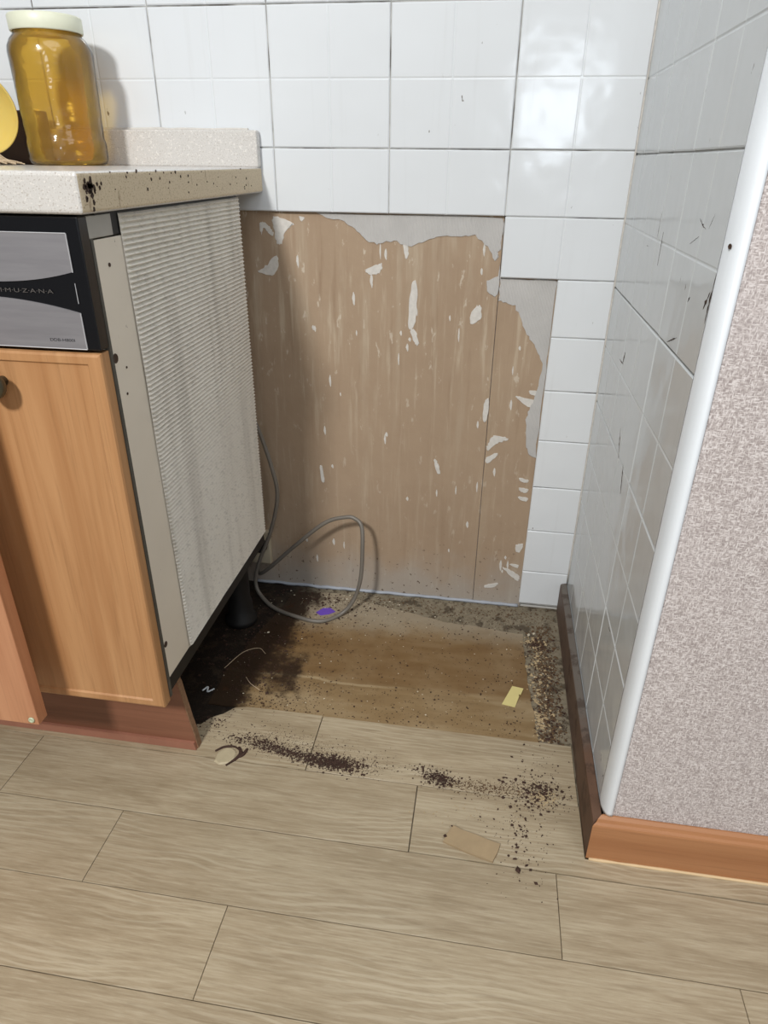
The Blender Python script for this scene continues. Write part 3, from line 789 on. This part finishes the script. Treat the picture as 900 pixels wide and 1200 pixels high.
# ------------------------------------------------------------------ jar and things on the counter
jar = thing('honey_jar', 'large clear jar of amber honey with a cream lid on the countertop', 'jar', (-.9195, -.098, CT))
jar.scale = (.925, .925, .963)
R0 = .067
body = [(0, .0), (.056, .0), (.063, .003), (.0665, .010), (.0668, .034), (.0655, .038), (.0645, .040), (.0650, .060), (.0645, .063), (.0650, .066), (.0645, .069), (.0655, .074), (.0668, .150), (.0672, .160), (.066, .168), (.0605, .178), (.0545, .184), (.0525, .187), (.0525, .200)]
jb = link('jar_body', mesh_from(lathe(body, 64), 'jar_body', True), 'jar_clear', jar)
inn = [(0, .003), (.055, .003), (.0625, .008), (.0640, .034), (.0622, .040), (.0622, .072), (.0640, .076), (.0645, .158), (.0630, .167), (.0575, .177), (.0515, .184), (.0505, .1885), (0, .1885)]
link('honey', mesh_from(lathe(inn, 64), 'honey', True), 'honey', jar)
bm = bmesh.new(); seg = 96; rings = []
lp = [(.0535, .1885, 0), (.0560, .1880, 1), (.0572, .1895, 1), (.0575, .2085, 1), (.0555, .2105, 0), (.050, .2110, 0), (0, .2110, 0)]
for r, z, kn_ in lp:
    if r == 0: rings.append([bm.verts.new((0, 0, z))]); continue
    rings.append([bm.verts.new(((r-(.0005 if kn_ and i % 2 else 0))*math.cos(2*math.pi*i/seg), (r-(.0005 if kn_ and i % 2 else 0))*math.sin(2*math.pi*i/seg), z)) for i in range(seg)])
for a, b in zip(rings, rings[1:]):
    for i in range(seg):
        j = (i+1) % seg
        if len(b) == 1: bm.faces.new((a[i], a[j], b[0]))
        else: bm.faces.new((a[i], a[j], b[j], b[i]))
bmesh.ops.recalc_face_normals(bm, faces=bm.faces)
link('lid', mesh_from(bm, 'lid', True), 'lid_plastic', jar)

# yellow shallow bowl standing on edge, dark box behind, beige bristles
yb = thing('yellow_bowl', 'round yellow plastic bowl cut off by the left edge, beside the amber jar', 'bowl', (-1.046, -.118, CT))
bp2 = [(0, .0), (.030, .001), (.046, .006), (.056, .016), (.0605, .026), (.062, .027), (.0610, .0285), (.0575, .024), (.048, .012), (.030, .0055), (0, .004)]
o = link('bowl_shell', mesh_from(lathe(bp2, 56), 'bowl_shell', True), 'yellow_plastic', yb, (0, -.004, .079)); o.rotation_euler = (math.radians(100), 0, math.radians(20))
o2 = link('foot_ring', mesh_from(lathe([(.020, 0), (.024, -.003), (.026, -.003), (.028, .001)], 40), 'foot_ring', True), 'yellow_plastic', o)
bb = bx('brown_box', (-1.14, -.054, CT), (-.992, -.0215, CT+.082), 'brown_box', None, .003)
tag(bb, 'dark brown box against the wall behind the yellow bowl', 'box')
br = thing('bristle_brush', 'beige bristle bundle lying on the countertop at the left edge', 'brush', (-1.0, -.17, CT))
rb = random.Random(9); bm = bmesh.new()
for i in range(46):
    t = rb.uniform(-1, 1); e = Vector((-.970+rb.uniform(-.014, .014), -.185+.03*t, CT+.0015+.004*rb.random()))
    s = Vector((-1.012, -.185+.008*t, CT+.036+.006*rb.random())); m = s.lerp(e, .55)+Vector((-.004, 0, -.010+.003*rb.random()))
    tube(bm, catmull([s, m, e], 5), .0009, 5)
kchild('bristles', bm, 'beige_strand', br)['kind'] = 'stuff'
bm = bmesh.new(); tube(bm, catmull([(-1.006, -.185, CT+.034), (-1.05, -.185, CT+.045), (-1.11, -.185, CT+.052), (-1.19, -.185, CT+.03), (-1.23, -.185, CT+.009)], 8), .0085, 10); kchild('handle', bm, 'beige_strand', br, True)

# ------------------------------------------------------------------ wall outlet and cable
ou = thing('wall_outlet', 'grimy ivory outlet box on the bare wall behind the cabinet', 'outlet', (-.682, .009, .055))
bm = bmesh.new(); box(bm, (-.712, -.006, .056), (-.6575, .0088, .140), .003, 2); kchild('plate', bm, 'outlet_ivory', ou)
o = link('socket', mesh_from(lathe([(0, .0005), (.014, .0005), (.016, .003), (.019, .003), (.0195, 0)], 24), 'socket', True), 'black_matte', ou); place(o, (-.683, -.006, .105), ou); o.rotation_euler = (math.pi/2, 0, 0)
cab_pts = [(-.700, -.045, .52), (-.676, -.05, .46), (-.6514, -.05, .4103), (-.628, -.05, .33), (-.6175, -.05, .2569), (-.6361, -.05, .1741), (-.6668, -.05, .0962), (-.681, -.052, .045), (-.672, -.062, .015), (-.629, -.096, .0035), (-.570, -.120, .003), (-.516, -.1275, .003), (-.478, -.098, .005), (-.452, -.085, .035), (-.4365, -.082, .09), (-.4335, -.074, .160), (-.4375, -.060, .203), (-.452, -.052, .2165), (-.473, -.050, .2178), (-.519, -.050, .1994), (-.587, -.050, .1367), (-.645, -.046, .076), (-.676, -.030, .045), (-.690, -.010, .040)]
bm = bmesh.new(); tube(bm, catmull(cab_pts, 9), .0043, 10)
cb = link('cable', mesh_from(bm, 'cable', True), 'cable_grey')
tag(cb, 'grey power cable looping up from the floor against the bare wall', 'cable')

# ------------------------------------------------------------------ litter on the floor
def scrap(name, pts, z, th, mat, label, cat):
    c = sum((Vector(p) for p in pts), Vector((0, 0)))/len(pts)
    bm = bmesh.new(); prism(bm, [(p[0]-c.x, p[1]-c.y) for p in pts], th, .0003, 'z', 0)
    return tag(link(name, mesh_from(bm, name), mat, None, (c.x, c.y, z)), label, cat)
cd = scrap('cardboard_piece', rough_outline([(-.204, -.584), (-.170, -.594), (-.134, -.604), (-.1385, -.620), (-.145, -.634), (-.18, -.624), (-.216, -.613), (-.211, -.598)], 2, .0008, 2), .0004, .0035, 'cardboard', 'tan cardboard rectangle lying on the floor planks among dark crumbs', 'cardboard')
SHZ = FZ+.0022
yc = scrap('paper_card', [(-.113, -.262), (-.092, -.266), (-.0975, -.283), (-.1015, -.282), (-.1005, -.288), (-.1085, -.316), (-.132, -.311)], SHZ+.0018, .0012, 'yellow_card', 'small pale yellow card lying on the brown stained floor', 'card')
yc.rotation_euler = (.03, -.03, 0)
scrap('plastic_scrap', [(-.534, -.093), (-.522, -.075), (-.506, -.072), (-.493, -.083), (-.505, -.094), (-.522, -.101)], SHZ+.0003, .0015, 'purple', 'small purple plastic scrap lying inside the cable loop', 'scrap')
# torn blister of flooring beside the kick board
bm = bmesh.new(); prism(bm, rough_outline([(-.598, -.523), (-.600, -.505), (-.590, -.494), (-.577, -.492), (-.568, -.500), (-.566, -.512), (-.574, -.525), (-.588, -.529)], 3, .0012, 4), .0022, .003, 'z', .0002)
o = link('torn_flap', mesh_from(bm, 'torn_flap'), 'torn_vinyl'); tag(o, 'torn pale blister of flooring beside the kick board end', 'torn flooring')
bm = bmesh.new()
for pts, r in (([(-.604, -.503, .0006), (-.592, -.492, .0006), (-.576, -.489, .0006), (-.566, -.494, .0006)], .0022), ([(-.568, -.489, .0006), (-.561, -.500, .0006), (-.564, -.512, .0006), (-.576, -.529, .0006)], .0032), ([(-.553, -.490, .0006), (-.556, -.503, .0006), (-.563, -.511, .0006)], .003)):
    P = catmull(pts, 5); tube(bm, P, [r*(.55+.45*math.sin(math.pi*min(1, .15+i/len(P)))) for i in range(len(P))], 6)
o = link('crack', mesh_from(bm, 'crack'), 'grit_dark'); place(o, (0, 0, 0), None); o['kind'] = 'stuff'; tag(o, 'dark forked tear in the plank beside the kick board', 'tear')

OCT = [(1, 0, 0), (0, 1, 0), (-1, 0, 0), (0, -1, 0), (0, 0, 1), (0, 0, -.6)]
OF = [(0, 1, 4), (1, 2, 4), (2, 3, 4), (3, 0, 4), (1, 0, 5), (2, 1, 5), (3, 2, 5), (0, 3, 5)]
def grit(name, items, mat, label, cat):
    V, F = [], []; r4 = random.Random(len(items))
    for x, y, z, s in items:
        a = r4.uniform(0, 6.28); b0 = len(V); c, sn = math.cos(a), math.sin(a)
        sx, sy, sz = s*r4.uniform(.6, 1.3), s*r4.uniform(.6, 1.3), s*r4.uniform(.45, .9)
        for vx, vy, vz in OCT:
            j = r4.uniform(.75, 1.2); px, py = vx*sx*j, vy*sy*j
            V.append((x+px*c-py*sn, y+px*sn+py*c, z+sz*.55+vz*sz*j))
        F += [tuple(i+b0 for i in f) for f in OF]
    me = bpy.data.meshes.new(name); me.from_pydata(V, [], F); me.update()
    o = link(name, me, mat); o['kind'] = 'stuff'; tag(o, label, cat); return o
rg = random.Random(17)
def blob(n, x, y, sx, sy, s0, s1, z=0, rot=0):
    out = []
    for _ in range(n):
        a, b = rg.gauss(0, sx), rg.gauss(0, sy)
        out.append((x+a*math.cos(rot)-b*math.sin(rot), y+a*math.sin(rot)+b*math.cos(rot), z, s0*(s1/s0)**(rg.random()**2.2)))
    return out
def clipped(l, f): return [i for i in l if f(i[0], i[1])]
onp = lambda x, y: y < -.399 and x < -.017 and not (x < -.60 and y > -.43 and x-.35*y < -.47)
def seg_blob(n, pts, sp, s0, s1, z=0):
    out = []
    for _ in range(n):
        t = rg.random()*(len(pts)-1); i = int(t); f = t-i; a, b = pts[i], pts[min(i+1, len(pts)-1)]
        out.append((a[0]+(b[0]-a[0])*f+rg.gauss(0, sp), a[1]+(b[1]-a[1])*f+rg.gauss(0, sp*.62), z, s0*(s1/s0)**(rg.random()**2.2)))
    return out
t1 = seg_blob(750, [(-.585, -.470), (-.545, -.468), (-.505, -.480), (-.465, -.490), (-.43, -.494)], .011, .0006, .0026)
t1 += seg_blob(600, [(-.55, -.474), (-.50, -.482), (-.45, -.492)], .008, .0006, .0024)
t1 += blob(1300, -.405, -.496, .030, .0085, .0006, .0026, rot=-.05) + blob(450, -.40, -.497, .018, .0055, .0006, .0026, z=.0012)
t1 += blob(900, -.48, -.475, .065, .013, .0004, .0012) + blob(260, -.635, -.435, .018, .02, .0006, .0024) + blob(350, -.40, -.488, .05, .012, .0004, .0012)
t1 += blob(300, -.46, -.462, .055, .016, .0004, .0014) + blob(120, -.54, -.45, .03, .02, .0004, .0016)
t1 += blob(70, -.34, -.49, .025, .012, .0005, .002)
grit('dirt_crumbs', clipped(t1, onp), 'grit_dark', 'long trail of dark brown crumbs on planks by the kick board', 'dirt')
t2 = blob(420, -.232, -.498, .017, .009, .0006, .0026, rot=-.25) + blob(160, -.228, -.500, .010, .005, .0006, .0026, z=.001) + seg_blob(150, [(-.275, -.485), (-.24, -.492), (-.20, -.505)], .008, .0005, .0024)
grit('dirt_crumbs', clipped(t2, onp), 'grit_dark', 'small dense dark crumb heap in the middle of the planks', 'dirt')
t2 = blob(700, -.155, -.506, .032, .008, .0005, .0019)
grit('dirt_crumbs', clipped(t2, onp), 'grit_brown', 'thin paler brown crumbs between the two dark heaps at right', 'dirt')
t3 = blob(500, -.085, -.500, .030, .016, .0004, .0013) + blob(420, -.075, -.502, .024, .017, .0007, .0034) + blob(90, -.075, -.45, .02, .03, .0006, .0026)
grit('dirt_crumbs', clipped(t3, onp), 'grit_dark', 'scattered dark crumb heap on planks beside the dark baseboard', 'dirt')
t4 = blob(170, -.100, -.585, .020, .026, .0006, .0034) + blob(40, -.155, -.565, .035, .02, .0005, .0018) + [(-.109, -.640, 0, .005), (-.205, -.586, .0035, .003), (-.214, -.604, .0035, .003), (-.085, -.655, 0, .003)]+blob(18, -.10, -.655, .03, .015, .0007, .002)
grit('dirt_crumbs', clipped(t4, onp), 'grit_dark', 'loose dark crumbs spilled beside the cardboard piece', 'dirt')
pale = blob(240, -.069, -.511, .011, .008, .0008, .0024) + blob(120, -.16, -.558, .05, .012, .0005, .0013)
grit('plaster_crumbs', clipped(pale, onp), 'grit_tan', 'pale tan crumbled patch next to the dark heap by the baseboard', 'debris')
# dirt on the bare floor of the alcove
inz = lambda x, y: -.80 < x < -.018 and -.392 < y < .004
al = []
for _ in range(1700):
    al.append((rg.uniform(-.62, -.09), -.39+.36*rg.random()**1.3, SHZ, .0006*(3.6)**(rg.random()**2)))
al += blob(1100, -.62, -.24, .05, .11, .0006, .0034, SHZ) + blob(500, -.56, -.35, .05, .04, .0005, .0022, SHZ) + blob(700, -.52, -.05, .07, .03, .0006, .0034, SHZ) + blob(300, -.70, -.2, .05, .12, .0008, .004, FZ)
grit('grime_crumbs', clipped(al, lambda x, y: inz(x, y) and not (x > -.14 and x < -.085 and -.32 < y < -.255)), 'grit_dark', 'dark grit scattered over the stained alcove floor', 'dirt')
rd = []
for _ in range(1500):
    y = rg.uniform(-.39, -.06); x = rg.gauss(-.050, .014); rd.append((x, y, FZ, .0009*(4.2)**(rg.random()**1.8)))
for _ in range(900):
    rd.append((rg.uniform(-.45, -.02), rg.gauss(-.028, .022), FZ, .0008*(3.2)**(rg.random()**2)))
grit('grime_crumbs', clipped(rd, inz), 'grit_brown', 'brown gritty adhesive residue along the right and rear alcove edges', 'dirt')
tn = [(rg.gauss(-.062, .012), rg.uniform(-.39, -.10), FZ, .001*(4.2)**(rg.random()**1.8)) for _ in range(420)]+blob(120, -.066, -.335, .007, .009, .001, .004, FZ)+blob(60, -.078, -.115, .008, .006, .001, .004, FZ)
grit('residue_crumbs', clipped(tn, inz), 'grit_tan', 'tan flaky glue residue between the brown sheet and the baseboard', 'debris')
rd = [(rg.gauss(-.046, .016), rg.uniform(-.39, -.10), FZ, .001*(3.6)**(rg.random()**1.8)) for _ in range(520)]+blob(160, -.060, -.125, .011, .008, .001, .004, FZ)
grit('grime_crumbs', clipped(rd, inz), 'grit_dark', 'dark lumps in the residue strip beside the side baseboard', 'dirt')
wp = [(rg.uniform(-.68, -.03), rg.uniform(-.39, -.02), SHZ, .0006*(3.2)**(rg.random()**3)) for _ in range(260)]
wp += blob(120, -.46, -.045, .07, .02, .0007, .0024, SHZ) + blob(22, -.052, -.28, .014, .06, .0008, .0028, SHZ) + [(-.077, -.097, SHZ, .005), (-.066, -.090, SHZ, .004), (-.615, -.178, SHZ, .0045), (-.655, -.395, .0, .003)]
grit('plaster_crumbs', clipped(wp, inz), 'grit_pale', 'tiny white plaster crumbs scattered on the alcove floor', 'debris')
bm = bmesh.new()
for pts in ([(-.683, -.366, FZ+.002), (-.676, -.356, FZ+.003), (-.672, -.368, FZ+.003), (-.663, -.358, FZ+.002)], ):
    tube(bm, catmull(pts, 6), .0016, 6)
o = link('plastic_curl', mesh_from(bm, 'plastic_curl', True), 'white_plastic'); tag(o, 'tiny white curled scrap in the black grime by the kick board', 'scrap')
for nm, lab, pts in (('hair_strand', 'thin pale hair curled in the dark grime under the cabinet', [(-.665, -.30, FZ+.003), (-.645, -.25, FZ+.004), (-.618, -.232, FZ+.004), (-.60, -.245, FZ+.003)]), ('hair_strand', 'thin pale hair beside the broken plank corner', [(-.615, -.318, FZ+.003), (-.600, -.335, FZ+.004), (-.578, -.348, FZ+.003)])):
    bm = bmesh.new(); tube(bm, catmull(pts, 6), .0006, 5); tag(link(nm, mesh_from(bm, nm), 'beige_strand'), lab, 'hair')
